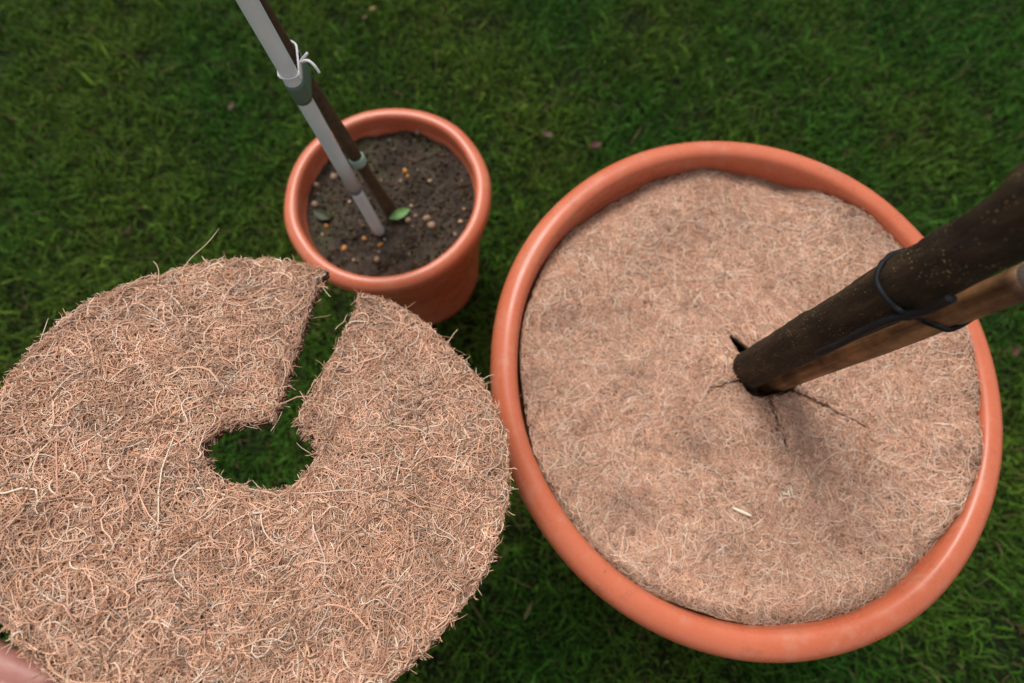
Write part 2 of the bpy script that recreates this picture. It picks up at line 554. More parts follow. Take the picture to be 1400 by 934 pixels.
# lower pale green tie
zz_ = np.linspace(.356, .368, 5)
o = link('plant_tie', None or mesh_py('plant_tie', *sweep([stem(z) for z in zz_], [.0088, .0093, .0090, .0094, .0088], 18)), M['mint'])
tag(o, 'pale green plastic tie low on the thin tree inside the smaller pot', 'tie')

# white string with a knot and two tails
root = empty('string', tuple(pole(.515)))
tag(root, 'white string knotted round the grey pole above the tape sleeve', 'string')
z = .519
loop = hull_band(pole(z), Rp * 1.03 + .001, stem(z), .0092, 40)
loop3 = np.c_[loop, z + .002 * np.sin(np.linspace(0, 2 * PI, len(loop)))]
loop3 = np.vstack([loop3, loop3[:2]])
V, F = sweep([rel(q, root) for q in loop3], .0010, 8)
link('loop', mesh_py('loop', V, F), M['string'], root)
kn = at(411, 85, .533)
mid = np.array([*loop[33], z])
side = at(412, 108, .519)
for nm, pts in (('tail', [side, at(411, 97, .526), kn, at(420, 73, .543)]), ('tail', [kn, at(421, 83, .540), at(430, 90, .538), at(437, 100, .533)])):
    V, F = sweep([rel(q, root) for q in smooth_path(pts, 14)], .0012, 8)
    link(nm, mesh_py(nm, V, F), M['string'], root)

# ------------------------------------------------------------------ thick trunk, wooden stake, rubber tie
KB, KT = at(1018, 509, .37), at(1338, 334, .648)
kd = (KT - KB) / (KT[2] - KB[2])
def trunk(z): return KB + kd * (z - KB[2])
SB, ST = at(1067, 521, .375), at(1288, 432, .572)
sdv = (ST - SB) / (ST[2] - SB[2])
def stake(z): return SB + sdv * (z - SB[2])

root = empty('potted_tree', tuple(trunk(.34)))
tag(root, 'thick dark-barked trunk with pale specks growing in the large pot', 'tree')
seg = 48; zs = np.linspace(.34, 1.5, 240)
a = np.linspace(0, 2 * PI, seg, endpoint=False)
wv, wf, wc = Wave(14, 14, 31, 3), Wave(70, 20, 32, 3), Wave(230, 20, 33, 3)
V = []
knots = [(.690, 2.0, .0045, .012), (.672, 1.2, .0025, .010), (.70, 3.6, .004, .010), (.62, 4.6, .0015, .012), (.66, 3.9, .002, .008), (.50, 2.2, .001, .01)]
for z in zs:
    r = np.full(seg, .0184 + .0012 * math.exp(-(z - .34) / .03) - .003 * max(0, z - .7))
    x, y = np.cos(a) * .018, np.sin(a) * .018
    zz_ = np.full(seg, z)
    r = r + .0007 * wv(x * 1.5, y * 1.5, zz_ * .6) + (.00028 + .0006 * (1 / (1 + math.exp(-(z - .655) / .012)))) * 1.5 * wf(x, y, zz_ * .5) + .00024 * wc(x, y, zz_ * .5)
    for kz, ka, kh, kw in knots:
        da = (a - ka + PI) % (2 * PI) - PI
        g = np.exp(-((z - kz) / kw) ** 2 - (da * .018 / kw) ** 2 * 1.6)
        r = r + kh * g * (1 + .25 * wf(x, y, zz_))
    c = rel(trunk(z), root)
    V.append(np.c_[c[0] + r * np.cos(a), c[1] + r * np.sin(a), np.full(seg, c[2])])
V = np.concatenate(V); F = []
j = np.arange(seg); k = (j + 1) % seg
for i in range(len(zs) - 1): F.append(np.c_[i * seg + j, i * seg + k, (i + 1) * seg + k, (i + 1) * seg + j])
link('trunk', mesh_np('trunk', V, np.concatenate(F)), M['bark'], root)

root = empty('wooden_stake', tuple(stake(.34)))
tag(root, 'round brown wooden stake with a sawn top beside the thick trunk', 'stake')
rs = .0104
zs = np.linspace(.34, .632, 50)
V, F = sweep([rel(stake(z), root) for z in zs], [rs * (1 + .03 * math.sin(z * 40)) for z in zs], 32)
w_ = Wave(55, 16, 51, 3)
V = V + (w_(V[:, 0], V[:, 1], V[:, 2] * .3) * .0003)[:, None] * np.array([1, 1, 0])
me = mesh_py('shaft', V, F); me.materials.append(M['wood'])
link('shaft', me, None, root)
e = rel(stake(.6325), root)
bm = bmesh.new()
vc = bm.verts.new((e[0], e[1], e[2] + .0012))
ring1 = [bm.verts.new((e[0] + .85 * rs * math.cos(t), e[1] + .85 * rs * math.sin(t), e[2] + .0010)) for t in np.linspace(0, 2 * PI, 32, endpoint=False)]
ring2 = [bm.verts.new((e[0] + 1.0 * rs * math.cos(t), e[1] + 1.0 * rs * math.sin(t), e[2] - .0012)) for t in np.linspace(0, 2 * PI, 32, endpoint=False)]
for q in range(32):
    bm.faces.new((vc, ring1[q], ring1[(q + 1) % 32])); bm.faces.new((ring1[q], ring2[q], ring2[(q + 1) % 32], ring1[(q + 1) % 32]))
me = bpy.data.meshes.new('sawn_end'); bm.to_mesh(me); bm.free()
link('sawn_end', me, M['endgrain'], root)

# rubber tie: loop round trunk and stake, knotted on the near side; two loose tails
def on_rod(px, py, axis, r, lift):
    """point just above the near surface of a rod, on the sight line of a surveyed pixel"""
    d = ray(px, py); d = d / np.linalg.norm(d); o = np.array([0, 0, CAM_H])
    p0 = axis(.4); u = axis(1.4) - p0; u = u / np.linalg.norm(u)
    w0 = o - p0; b = d @ u; e = d @ w0; f = u @ w0
    t = (b * f - e) / (1 - b * b); q = (f - b * e) / (1 - b * b)
    A, Q = p0 + u * q, o + d * t
    m = np.linalg.norm(Q - A); rr = r + lift
    if m < rr: return Q - d * math.sqrt(rr * rr - m * m) / math.sqrt(1 - b * b)
    return A + (Q - A) / m * rr
rt, lf = .0186, .0020
root = empty('rubber_tie', tuple(trunk(.59)))
tag(root, 'black rubber tie looped and knotted round the thick trunk and wooden stake', 'tie')
vis_t = [on_rod(px, py, trunk, rt, lf) for px, py in ((1207, 358), (1200, 372), (1199, 386), (1207, 402), (1222, 418))]
knot = on_rod(1240, 430, trunk, rt, lf + .0012)
vis_s = [on_rod(px, py, stake, rs, lf) for px, py in ((1260, 438), (1281, 446), (1302, 450))]
away = np.array([*trunk(.6)[:2], 0]); away /= np.linalg.norm(away)
zb = vis_s[-1][2]; zf = vis_t[0][2]
sidev = np.array([-away[1], away[0], 0])
hid = [stake(zb + .004) + (rs + lf) * (away * .75 - sidev * .6), stake(zb + .006) + (rs + lf) * (away + sidev * .1),
       trunk(zf - .002) + (rt + lf) * (away * .8 + sidev * .6), trunk(zf - .004) + (rt + lf) * (sidev * .97 + away * .25)]
pts = vis_t + [knot] + vis_s + hid + [vis_t[0]]
V, F = sweep([rel(q, root) for q in smooth_path(pts, 140)], .0018, 10)
link('loop', mesh_py('loop', V, F), M['black'], root)
bm = bmesh.new(); bmesh.ops.create_icosphere(bm, subdivisions=3, radius=.0040)
for v in bm.verts: v.co *= 1 + .12 * math.sin(v.co.x * 1600) * math.cos(v.co.z * 1300)
for v in bm.verts: v.co += Vector(rel(knot, root))
me = bpy.data.meshes.new('knot'); bm.to_mesh(me); bm.free(); link('knot', me, M['black'], root)
for tail in (((1240, 430), (1214, 437), (1180, 453), (1148, 470), (1117, 484)), ((1240, 430), (1262, 426), (1282, 418), (1301, 408))):
    P0 = [on_rod(px, py, trunk, rt, lf + .0022 + .0012 * k) for k, (px, py) in enumerate(tail)]
    V, F = sweep([rel(q, root) for q in smooth_path(P0, 24)], .0029, 10)
    link('tail', mesh_py('tail', V, F), M['black'], root)

# ------------------------------------------------------------------ coir fibres
FCOL = np.array([(.58, .335, .215), (.62, .385, .26), (.50, .275, .17), (.66, .45, .325), (.42, .22, .135), (.60, .335, .235), (.64, .42, .31)])
PALE = np.array([(.74, .58, .45), (.70, .55, .45), (.76, .62, .47)])

def fibre_colors(n, r, pale=.08):
    c = (FCOL[r.integers(0, len(FCOL), n)] * np.array([.96, .925, .895])) * np.exp(r.normal(0, .16, (n, 1)))
    m = r.uniform(0, 1, n) < pale
    c[m] = PALE[r.integers(0, len(PALE), m.sum())]
    d = r.uniform(0, 1, n) < .13
    c[d] *= .42
    return np.clip(c, 0, .9)

def fibre_mesh(name, P, W, C, Nup):
    """P (n,s,3) centre lines, W (n,) half widths, Nup (3,) surface normal: ridge strips"""
    n, s, _ = P.shape
    T = np.gradient(P, axis=1); T /= np.linalg.norm(T, axis=2)[..., None] + 1e-12
    S = np.cross(T, Nup); S /= np.linalg.norm(S, axis=2)[..., None] + 1e-9
    U = np.cross(S, T)
    taper = np.ones(s); taper[0] = .55; taper[-1] = .4
    w = W[:, None, None] * taper[None, :, None]
    V = np.stack([P - S * w, P + U * w * .9, P + S * w], 2).reshape(-1, 3)
    base = (np.arange(n) * s * 3)[:, None]
    i = np.arange(s - 1)
    f1 = np.stack([i * 3, i * 3 + 1, i * 3 + 4, i * 3 + 3], 1); f2 = np.stack([i * 3 + 1, i * 3 + 2, i * 3 + 5, i * 3 + 4], 1)
    f = np.concatenate([f1, f2])
    F = (base[:, :, None] + f[None]).reshape(-1, 4)
    return mesh_np(name, V, F, np.repeat(C, s * 3, 0))

def wander(n, s, r, L, curl):
    """2D curves centred on the origin: (n,s,2)"""
    th = r.uniform(0, 2 * PI, n)[:, None]
    t = np.linspace(-.5, .5, s)[None]
    k1 = r.normal(0, curl * 1.25, (n, 1)); k2 = r.normal(0, curl * .55, (n, 1)); ph = r.uniform(0, 6.28, (n, 1))
    h = th + k1 * t * 2 + k2 * np.sin(t * 7 + ph)
    st = (L / (s - 1))[:, None]
    x = np.cumsum(np.cos(h) * st, 1); y = np.cumsum(np.sin(h) * st, 1)
    x -= x[:, s // 2:s // 2 + 1]; y -= y[:, s // 2:s // 2 + 1]
    return np.stack([x, y], 2)

def inside(poly, x, y):
    res = np.zeros(x.shape, bool)
    n = len(poly)
    for i in range(n):
        x0, y0 = poly[i]; x1, y1 = poly[(i + 1) % n]
        if y0 == y1: continue
        c = (y0 > y) != (y1 > y)
        res ^= c & (x < (x1 - x0) * (y - y0) / (y1 - y0) + x0)
    return res

# ------------------------------------------------------------------ held coir disc
DC = at(355, 622, CAM_H - .40)
dn = np.array([math.tan(math.radians(11)), math.tan(math.radians(14)), 1.0]); dn /= np.linalg.norm(dn)
du = np.cross([0, 1, 0], dn); du /= np.linalg.norm(du)
dv = np.cross(dn, du)
DM = Matrix(((du[0], dv[0], dn[0], DC[0]), (du[1], dv[1], dn[1], DC[1]), (du[2], dv[2], dn[2], DC[2]), (0, 0, 0, 1)))
CO = np.array([0, 0, CAM_H])
def on_disc(px, py, off=0.0):
    """local (u, v) on the disc's plane raised by off"""
    d = ray(px, py); o = DC + dn * off
    t = ((o - CO) @ dn) / (d @ dn)
    q = CO + d * t - o
    return np.array([q @ du, q @ dv])

outer = [(490, 401), (527, 409), (562, 427), (594, 452), (622, 482), (646, 508), (668, 538), (684, 572), (694, 608), (697, 640), (695, 676), (688, 714), (676, 752), (660, 788), (636, 828), (604, 868), (566, 906), (530, 934),
         (480, 968), (420, 995), (350, 1012), (280, 1014), (210, 1000), (145, 976), (98, 952), (62, 924), (40, 896), (20, 880), (4, 855), (-38, 826), (-72, 782), (-84, 725), (-80, 660), (-58, 606), (-26, 562), (-2, 533), (14, 509), (33, 485), (52, 465), (78, 439), (97, 428), (118, 413), (138, 401), (165, 393), (186, 383), (213, 374), (246, 364), (273, 358), (315, 350), (385, 353), (448, 369)]
slit_l = [(440, 384), (428, 414), (417, 446), (405, 484), (393, 522), (381, 552), (371, 574)]
hole = [(350, 578), (321, 579), (298, 588), (282, 604), (283, 627), (295, 648), (317, 661), (345, 668), (368, 671), (394, 666), (415, 650), (430, 629), (433, 607), (422, 593), (410, 585)]
slit_r = [(404, 574), (416, 551), (432, 524), (447, 500), (462, 469), (478, 439), (489, 415)]
poly = []
def add_run(pts, step=.0022, jit=.0008):
    P = np.array([on_disc(*p) for p in pts])
    L = np.linalg.norm(np.diff(P, axis=0), axis=1).sum()
    Q = smooth_path(P, max(6, int(L / step)))
    poly.extend((Q + rng.normal(0, jit, Q.shape)).tolist())
add_run(outer); add_run(slit_l); add_run(hole, .002, .0012); add_run(slit_r)
poly = np.array(poly)
TH = .0085
wz1, wz2 = Wave(4.5, 10, 91), Wave(14, 12, 92)
def disc_h(u, v): return .0022 * wz1(u, v) + .0008 * wz2(u, v)

# slab: constrained triangulation of outline plus inner points
gx, gy = np.meshgrid(np.arange(poly[:, 0].min(), poly[:, 0].max(), .006), np.arange(poly[:, 1].min(), poly[:, 1].max(), .006))
gx = (gx + rng.uniform(-.0015, .0015, gx.shape)).ravel(); gy = (gy + rng.uniform(-.0015, .0015, gy.shape)).ravel()
m = inside(poly, gx, gy)
pts2 = [Vector(p) for p in poly] + [Vector((a, b)) for a, b in zip(gx[m], gy[m])]
nb = len(poly)
vo, eo, fo, *_ = delaunay_2d_cdt(pts2, [(i, (i + 1) % nb) for i in range(nb)], [list(range(nb))], 1, 1e-7)
vo = np.array([v[:] for v in vo])
bm = bmesh.new()
hz = disc_h(vo[:, 0], vo[:, 1]) - .0042
tv = [bm.verts.new((a, b, c)) for (a, b), c in zip(vo, hz)]
bv = [bm.verts.new((a, b, c - TH)) for (a, b), c in zip(vo, hz)]
for f in fo:
    try:
        bm.faces.new([tv[i] for i in f]); bm.faces.new([bv[i] for i in reversed(f)])
    except ValueError: pass
bm.edges.ensure_lookup_table()
for e_ in [e for e in bm.edges if e.is_boundary and e.verts[0].index < 0 or e.is_boundary]:
    pass
idx = {v: i for i, v in enumerate(tv)}
bnd = [e for e in bm.edges if e.is_boundary and e.verts[0] in idx and e.verts[1] in idx]
for e_ in bnd:
    i0, i1 = idx[e_.verts[0]], idx[e_.verts[1]]
    try: bm.faces.new((tv[i0], bv[i0], bv[i1], tv[i1]))
    except ValueError: pass
bmesh.ops.recalc_face_normals(bm, faces=bm.faces)
me = bpy.data.meshes.new('coir_disc'); bm.to_mesh(me); bm.free()
disc = link('coir_disc', me, M['felt'], smooth=False)
disc.matrix_world = DM
tag(disc, 'round coir mulch disc with centre hole and slit, held up by a hand', 'mulch disc')

def place_fibres(n, s, r, poly, area_min, area_max, Lmu, curl, hfun, zlo, zhi, arch, over=.06, jump=None):
    """scatter curves over a polygon, shortened near its edge"""
    keepP = []
    need = n
    L_scale = 1.0
    c = r.uniform(area_min, area_max, (int(n * 2.2), 2))
    c = c[inside(poly, c[:, 0], c[:, 1])][:n]
    L = Lmu * np.exp(r.normal(0, .42, len(c)))
    for rnd in range(5):
        if len(c) == 0: break
        P = c[:, None, :] + wander(len(c), s, r, L, curl)
        ok_pt = inside(poly, P[..., 0], P[..., 1])
        frac = ok_pt.mean(1)
        ok = (frac == 1) | ((r.uniform(0, 1, len(c)) < over) & (frac > .75))
        if jump is not None: ok &= ~jump(P[..., 0], P[..., 1])
        keepP.append(P[ok]); c = c[~ok]; L = L[~ok] * .6
    P = np.concatenate(keepP); n = len(P)
    t = np.linspace(0, 1, s)[None]
    z0 = r.uniform(zlo, zhi, (n, 1))
    a = np.abs(r.normal(0, arch, (n, 1)))
    z = hfun(P[..., 0], P[..., 1]) + z0 + a * np.sin(PI * t) - .0012 * (1 - np.sin(PI * t)) + r.normal(0, arch * .5, (n, 1)) * np.sin(2 * PI * t)
    return np.concatenate([P, z[..., None]], 2)

r = np.random.default_rng(5)
mn, mx = poly.min(0), poly.max(0)
UP = np.array([0, 0, 1.0])
P1 = place_fibres(33000, 9, r, poly, mn, mx, .026, 1.08, disc_h, -.0044, .0010, .0012)
W1 = .000255 * np.exp(r.normal(0, .32, len(P1)))
C1 = fibre_colors(len(P1), r, .07)
P2 = place_fibres(1700, 9, r, poly, mn, mx, .032, 1.4, disc_h, .0002, .0014, .0016, .10)     # loose long ones on top
W2 = .00029 * np.exp(r.normal(0, .25, len(P2)))
C2 = fibre_colors(len(P2), r, .12)
P3 = place_fibres(320, 9, r, poly, mn, mx, .050, .7, disc_h, .0002, .0010, .0008, .0)           # a few coarse straight strands
P2 = np.concatenate([P2, P3]); W2 = np.concatenate([W2, .00046 * np.exp(r.normal(0, .2, len(P3)))]); C2 = np.concatenate([C2, fibre_colors(len(P3), r, .15)])
C1 = C1 * (1 + .13 * Wave(16, 14, 95)(P1[:, 4, 0], P1[:, 4, 1]) + .10 * Wave(50, 16, 96)(P1[:, 4, 0], P1[:, 4, 1]))[:, None]
# ragged cut edge
nE = 4600
ie = r.integers(0, nb, nE)
a_, b_ = poly[ie], poly[(ie + 1) % nb]
tt = (b_ - a_); tt /= np.linalg.norm(tt, axis=1)[:, None] + 1e-9
orient = np.sign(sum(poly[i][0] * poly[(i + 1) % nb][1] - poly[(i + 1) % nb][0] * poly[i][1] for i in range(nb)))
nn = np.stack([tt[:, 1], -tt[:, 0]], 1) * orient
base = a_ + (b_ - a_) * r.uniform(0, 1, (nE, 1)) - nn * r.uniform(.0012, .0045, (nE, 1))
Wd = wander(nE, 9, r, .008 * np.exp(r.normal(0, .5, nE)), 1.2)
out_len = .0008 * np.exp(r.normal(0, .75, nE))
Pe = base[:, None, :] + tt[:, None, :] * Wd[..., :1] + nn[:, None, :] * (np.abs(Wd[..., 1:]) * .22 + out_len[:, None, None] * np.linspace(.0, 1.0, 9)[None, :, None] + .001)
ze = -r.uniform(0, TH, (nE, 1)) ** 1.0 + Wd[..., 1] * .5
Pe = np.concatenate([Pe, (disc_h(base[:, 0], base[:, 1])[:, None] + ze - .0003)[..., None]], 2)
Ce = fibre_colors(nE, r, .07)
We = .00024 * np.exp(r.normal(0, .25, nE))
# single long stray fibres reaching past the edge
stray = []
def stray_fibre(pxs, offs):
    q = [np.array([*on_disc(px, py, of), of]) for (px, py), of in zip(pxs, offs)]
    stray.append(smooth_path(q, 9))
stray_fibre([(245, 374), (262, 352), (283, 333), (300, 312)], (.0, .003, .007, .011))
stray_fibre([(50, 482), (55, 466), (60, 452), (66, 435)], (0, .001, .003, .005))
stray_fibre([(216, 388), (217, 372), (214, 362), (209, 357)], (0, .001, .003, .004))
stray_fibre([(173, 394), (188, 382), (200, 378), (208, 377)], (0, .002, .003, .002))
stray_fibre([(441, 392), (445, 398), (449, 403), (452, 406)], (0, .001, .002, .002))
stray_fibre([(474, 430), (470, 440), (463, 445), (458, 451)], (0, 0, 0, 0))
stray_fibre([(652, 525), (660, 519), (668, 514), (676, 512)], (0, .002, .003, .003))
stray_fibre([(688, 640), (697, 641), (703, 640), (707, 642)], (0, .001, .002, .002))
stray_fibre([(405, 605), (412, 612), (420, 617), (426, 621)], (0, -.004, -.006, -.008))
stray_fibre([(386, 562), (380, 575), (374, 584), (370, 590)], (-.002, -.006, -.008, -.01))
stray_fibre([(607, 478), (614, 466), (620, 457), (626, 450)], (0, .001, .002, .003))
stray = np.array(stray)
Cs = np.tile(np.array([[.66, .50, .33]]), (len(stray), 1)); Ws = np.full(len(stray), .00028); Ws[0] = .00030
allP = np.concatenate([P1, P2, Pe, stray]); allW = np.concatenate([W1, W2, We, Ws]); allC = np.concatenate([C1, C2, Ce, Cs])
o = link('fibres', fibre_mesh('fibres', allP, allW, allC, UP), M['fibre'], disc)
o['kind'] = 'stuff'

# ------------------------------------------------------------------ coir mat lying in the large pot
MZ = .3715
hc = (trunk(.37)[:2] * .66 + stake(.37)[:2] * .34) - BIG['c']        # where trunk and stake pierce it (pot space)
cuts = [(math.radians(121), .060), (math.radians(196), .060), (math.radians(283), .085), (math.radians(333), .125), (math.radians(30), .05)]
lift_ccw = [.006, .000, .0015, .0048, .001]         # flap height on the counter-clockwise side of each cut
lift_cw = [.003, .0060, .0, .0005, .002]
mw1, mw2, mw3 = Wave(5, 10, 61), Wave(13, 12, 62), Wave(45, 14, 63)
def mat_h(x, y):
    """height of the mat in pot space"""
    q = np.hypot(x, y); ph = np.arctan2(y, x)
    h = MZ + .0034 * mw1(x, y) + .0016 * mw2(x, y) + .0005 * mw3(x, y)
    # slumps a little towards the trunk, edge turned up against the wall on the right and rumpled at the back
    dx, dy = x - hc[0], y - hc[1]; d = np.hypot(dx, dy)
    h = h + .008 * np.exp(-(d / .085) ** 2)
    e = np.clip((q - .17) / .06, 0, 1) ** 2
    h = h + .035 * x * np.clip((x + .05) / .1, 0, 1) + e * (.009 * np.exp(-((ph + .45) / .6) ** 2) + .002 * np.exp(-((ph + 1.5) / .5) ** 2) - .010 * np.exp(-((ph - 1.75) / .75) ** 4))
    h = h + e * (.011 * np.exp(-((ph + .0) / .55) ** 2) + .010 * np.exp(-((ph - 1.70) / .22) ** 2) - .006 * np.exp(-((ph - 2.15) / .20) ** 2) - .004 * np.exp(-((ph - 1.25) / .16) ** 2) + .009 * np.exp(-((ph - .75) / .45) ** 2) + .001 * np.sin(ph * 9))
    h = h + .012 * np.exp(-(((ph - 3.6 + PI) % (2 * PI) - PI) / .85) ** 2) * e
    # crease running in from the edge on the right
    h = h - .0035 * np.exp(-((y + .052 - (x - .2) * .1) / .006) ** 2) * np.clip((x - .165) / .03, 0, 1)
    an = np.arctan2(dy, dx)
    for (ca_, ln), l1, l2 in zip(cuts, lift_ccw, lift_cw):
        da = (an - ca_ + PI) % (2 * PI) - PI
        fall = np.clip(1 - d / ln, 0, 1) ** 1.1
        h = h + fall * np.where(da >= 0, l1 * np.exp(-(da / .7) ** 2), l2 * np.exp(-(da / .7) ** 2))
    return h
def crosses_cut(x, y):
    dx, dy = x - hc[0], y - hc[1]; d = np.hypot(dx, dy); an = np.arctan2(dy, dx)
    bad = np.zeros(len(x), bool)
    for ca_, ln in cuts:
        da = (an - ca_ + PI) % (2 * PI) - PI
        near = (np.abs(da) < 1.2) & (d < ln)
        bad |= ((da > 0) & near).any(1) & ((da < 0) & near).any(1)
    return bad
def hole_r(an):
    """outline of the opening round trunk and stake"""
    best = .0225 + .0015 * np.sin(3 * an + 1)
    sd_ = stake(.37)[:2] - BIG['c'] - hc; sa = math.atan2(sd_[1], sd_[0])
    best = best + .026 * np.clip(1 - np.abs((an - math.radians(121) + PI) % (2 * PI) - PI) / .26, 0, 1)
    return best + .0150 * np.exp(-(((an - sa + PI) % (2 * PI) - PI) / .60) ** 2)
def mat_R(ph): return .2360 + BIG['a'] * np.cos(2 * ph) + .0012 * np.sin(5 * ph + 1) + .0010 * np.sin(11 * ph) - .0012 * np.cos(ph) * -1

# polar sheet about the opening, with a break at every cut
ca_sorted = sorted(c[0] % (2 * PI) for c in cuts)
cols_ = []
for i, c0 in enumerate(ca_sorted):
    c1 = ca_sorted[(i + 1) % len(ca_sorted)]
    if c1 <= c0: c1 += 2 * PI
    nseg = max(4, int((c1 - c0) / (2 * PI) * 240))
    cols_.append(np.linspace(c0 + 1e-4, c1 - 1e-4, nseg))
def ray_to_edge(an):
    d = np.array([math.cos(an), math.sin(an)])
    lo, hi = .0, .6
    for _ in range(40):
        mid_ = (lo + hi) / 2; p_ = hc + d * mid_
        if np.hypot(*p_) < mat_R(math.atan2(p_[1], p_[0])): lo = mid_
        else: hi = mid_
    return lo
V, F = [], []
NR = 70
for angs in cols_:
    off0 = sum(len(v) for v in V)
    gap = np.zeros(len(angs)); 
    for a_i, an in enumerate(angs):
        rr_ = np.linspace(float(hole_r(np.array(an))), ray_to_edge(an), NR)
        x = hc[0] + rr_ * math.cos(an); y = hc[1] + rr_ * math.sin(an)
        z = mat_h(x, y)
        V.append(np.c_[x, y, z - .0016]); V.append(np.c_[x, y, z - .009])
    na = len(angs)
    i, q = np.meshgrid(np.arange(na - 1), np.arange(NR - 1), indexing='ij')
    b0 = off0 + i * 2 * NR + q
    F.append(np.stack([b0, b0 + 1, b0 + 2 * NR + 1, b0 + 2 * NR], -1).reshape(-1, 4))
    bb = b0 + NR
    F.append(np.stack([bb, bb + 2 * NR, bb + 2 * NR + 1, bb + 1], -1).reshape(-1, 4))
    i = np.arange(na - 1)
    for q in (0, NR - 1):
        t0 = off0 + i * 2 * NR + q
        F.append(np.stack([t0, t0 + 2 * NR, t0 + 2 * NR + NR, t0 + NR], -1))
    q = np.arange(NR - 1)
    for i in (0, na - 1):
        t0 = off0 + i * 2 * NR + q
        F.append(np.stack([t0, t0 + NR, t0 + NR + 1, t0 + 1], -1))
me = mesh_np('coir_mat', np.concatenate(V), np.concatenate(F))
mat_o = link('coir_mat', me, M['felt'], smooth=False)
mat_o.location = (*BIG['c'], 0)
tag(mat_o, 'coir mulch mat laid flat inside the large pot round the trunk', 'mulch mat')

r = np.random.default_rng(8)
ph = np.linspace(0, 2 * PI, 160, endpoint=False)
outl = np.c_[mat_R(ph) * np.cos(ph), mat_R(ph) * np.sin(ph)]
ang = np.linspace(2 * PI, 0, 120, endpoint=False)
hol = np.c_[hc[0] + (hole_r(ang) + .001) * np.cos(ang), hc[1] + (hole_r(ang) + .001) * np.sin(ang)]
mpoly = np.vstack([outl, outl[:1], hol, hol[:1]])
P1 = place_fibres(47000, 6, r, mpoly, mpoly.min(0), mpoly.max(0), .023, .85, mat_h, -.0012, .0004, .0004, .02, crosses_cut)
W1 = .00023 * np.exp(r.normal(0, .28, len(P1)))
C1 = fibre_colors(len(P1), r, .06)
P2 = place_fibres(1600, 6, r, mpoly, mpoly.min(0), mpoly.max(0), .034, 1.2, mat_h, .0004, .0012, .001, .0, crosses_cut)
C2 = fibre_colors(len(P2), r, .25); W2 = np.full(len(P2), .00024)
Pa = np.concatenate([P1, P2]); Ca = np.concatenate([C1, C2]) * .95 + np.array([.050, .032, .026])     # older, faded fibre
# random and edge soil stains, plus shading painted into the fibres at set spots
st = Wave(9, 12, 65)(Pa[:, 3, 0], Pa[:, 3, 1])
stain_shade = np.clip((st - .45) * .8, 0, 1)
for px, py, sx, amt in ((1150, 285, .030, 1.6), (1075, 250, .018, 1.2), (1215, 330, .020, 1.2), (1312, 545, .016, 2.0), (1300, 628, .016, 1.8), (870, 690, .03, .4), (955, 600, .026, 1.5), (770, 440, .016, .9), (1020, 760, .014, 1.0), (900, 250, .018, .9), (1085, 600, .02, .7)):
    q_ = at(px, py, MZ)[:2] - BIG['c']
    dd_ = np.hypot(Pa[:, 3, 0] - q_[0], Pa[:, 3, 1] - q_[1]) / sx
    stain_shade = stain_shade + amt * np.exp(-dd_ ** 2) * np.clip(.8 + .6 * Wave(40, 14, 66)(Pa[:, 3, 0], Pa[:, 3, 1]), 0, 1.5)
stain_shade = stain_shade[:, None]
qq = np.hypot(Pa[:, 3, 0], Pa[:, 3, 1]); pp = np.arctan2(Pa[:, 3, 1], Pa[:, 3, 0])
stain_shade = stain_shade + (np.clip((qq - .2265) / .006, 0, 1) * np.where((pp < -.5) & (pp > -2.7), 2.0, .5))[:, None]
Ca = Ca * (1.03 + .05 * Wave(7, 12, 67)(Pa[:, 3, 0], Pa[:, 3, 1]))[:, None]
Ca = Ca * (1 - .20 * np.clip(stain_shade, 0, 2.2))
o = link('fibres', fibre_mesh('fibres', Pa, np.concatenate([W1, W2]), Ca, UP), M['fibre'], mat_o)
o['kind'] = 'stuff'

# pale straw splinter and wisp on the mat
def on_mat(px, py, lift=.001):
    z = MZ
    for _ in range(4):
        p_ = at(px, py, z); z = float(mat_h(np.array(p_[0] - BIG['c'][0]), np.array(p_[1] - BIG['c'][1]))) + lift
    return at(px, py, z)
A, B = on_mat(1001, 694, .0022), on_mat(1028, 706, .0022)
V, F = sweep(smooth_path([A, (A + B) / 2 + [0, 0, .0004], B], 8), np.array([.0006, .0013, .0016, .0017, .0017, .0016, .0014, .0006]), 8)
tag(link('straw_splinter', mesh_py('straw_splinter', V, F), M['straw']), 'short pale straw splinter lying on the coir mat', 'splinter')
V0, F0 = [], []
for q in range(7):
    c = on_mat(1075 + rng.normal(0, 3), 674 + rng.normal(0, 4), .0016); an = rng.uniform(0, 6.28)
    d = np.array([math.cos(an), math.sin(an), 0]) * .0035
    V, F = sweep(smooth_path([c - d, c + [0, 0, .0007], c + d], 5), .0005, 5)
    F0 += [tuple(x + len(V0) for x in f) for f in F]; V0 += V.tolist()
tag(link('fluff_tuft', mesh_py('fluff_tuft', V0, F0), M['straw']), 'tiny tuft of whitish fluff on the coir mat near the splinter', 'tuft')

# ------------------------------------------------------------------ hand
def D3(px, py, off):
    u, v = on_disc(px, py, off); return DC + du * u + dv * v + dn * off
hv, hf = [], []
def add_part(V, F):
    hf.extend([tuple(x + len(hv) for x in f) for f in F]); hv.extend(V.tolist())
def limb(pts, rad, n=22, seg=16):
    P = smooth_path(pts, n)
    R_ = np.interp(np.linspace(0, len(rad) - 1, n), np.arange(len(rad)), rad)
    ends = np.array([.35, .72]); R_[-1] *= .45; R_[-2] *= .8
    V, F = sweep(P, R_, seg); add_part(V, F)
o1 = -.0205
limb([D3(-150, 838, -.026), D3(-98, 858, -.024), D3(-6, 901, o1), D3(44, 921, o1 + .001), D3(84, 936, o1 + .001)], [.0115, .0112, .0092, .0082, .0068])
limb([D3(-165, 872, -.027), D3(-114, 896, -.026), D3(-18, 944, o1 - .001), D3(38, 972, o1), D3(84, 993, o1)], [.0115, .0115, .0095, .0084, .0070])
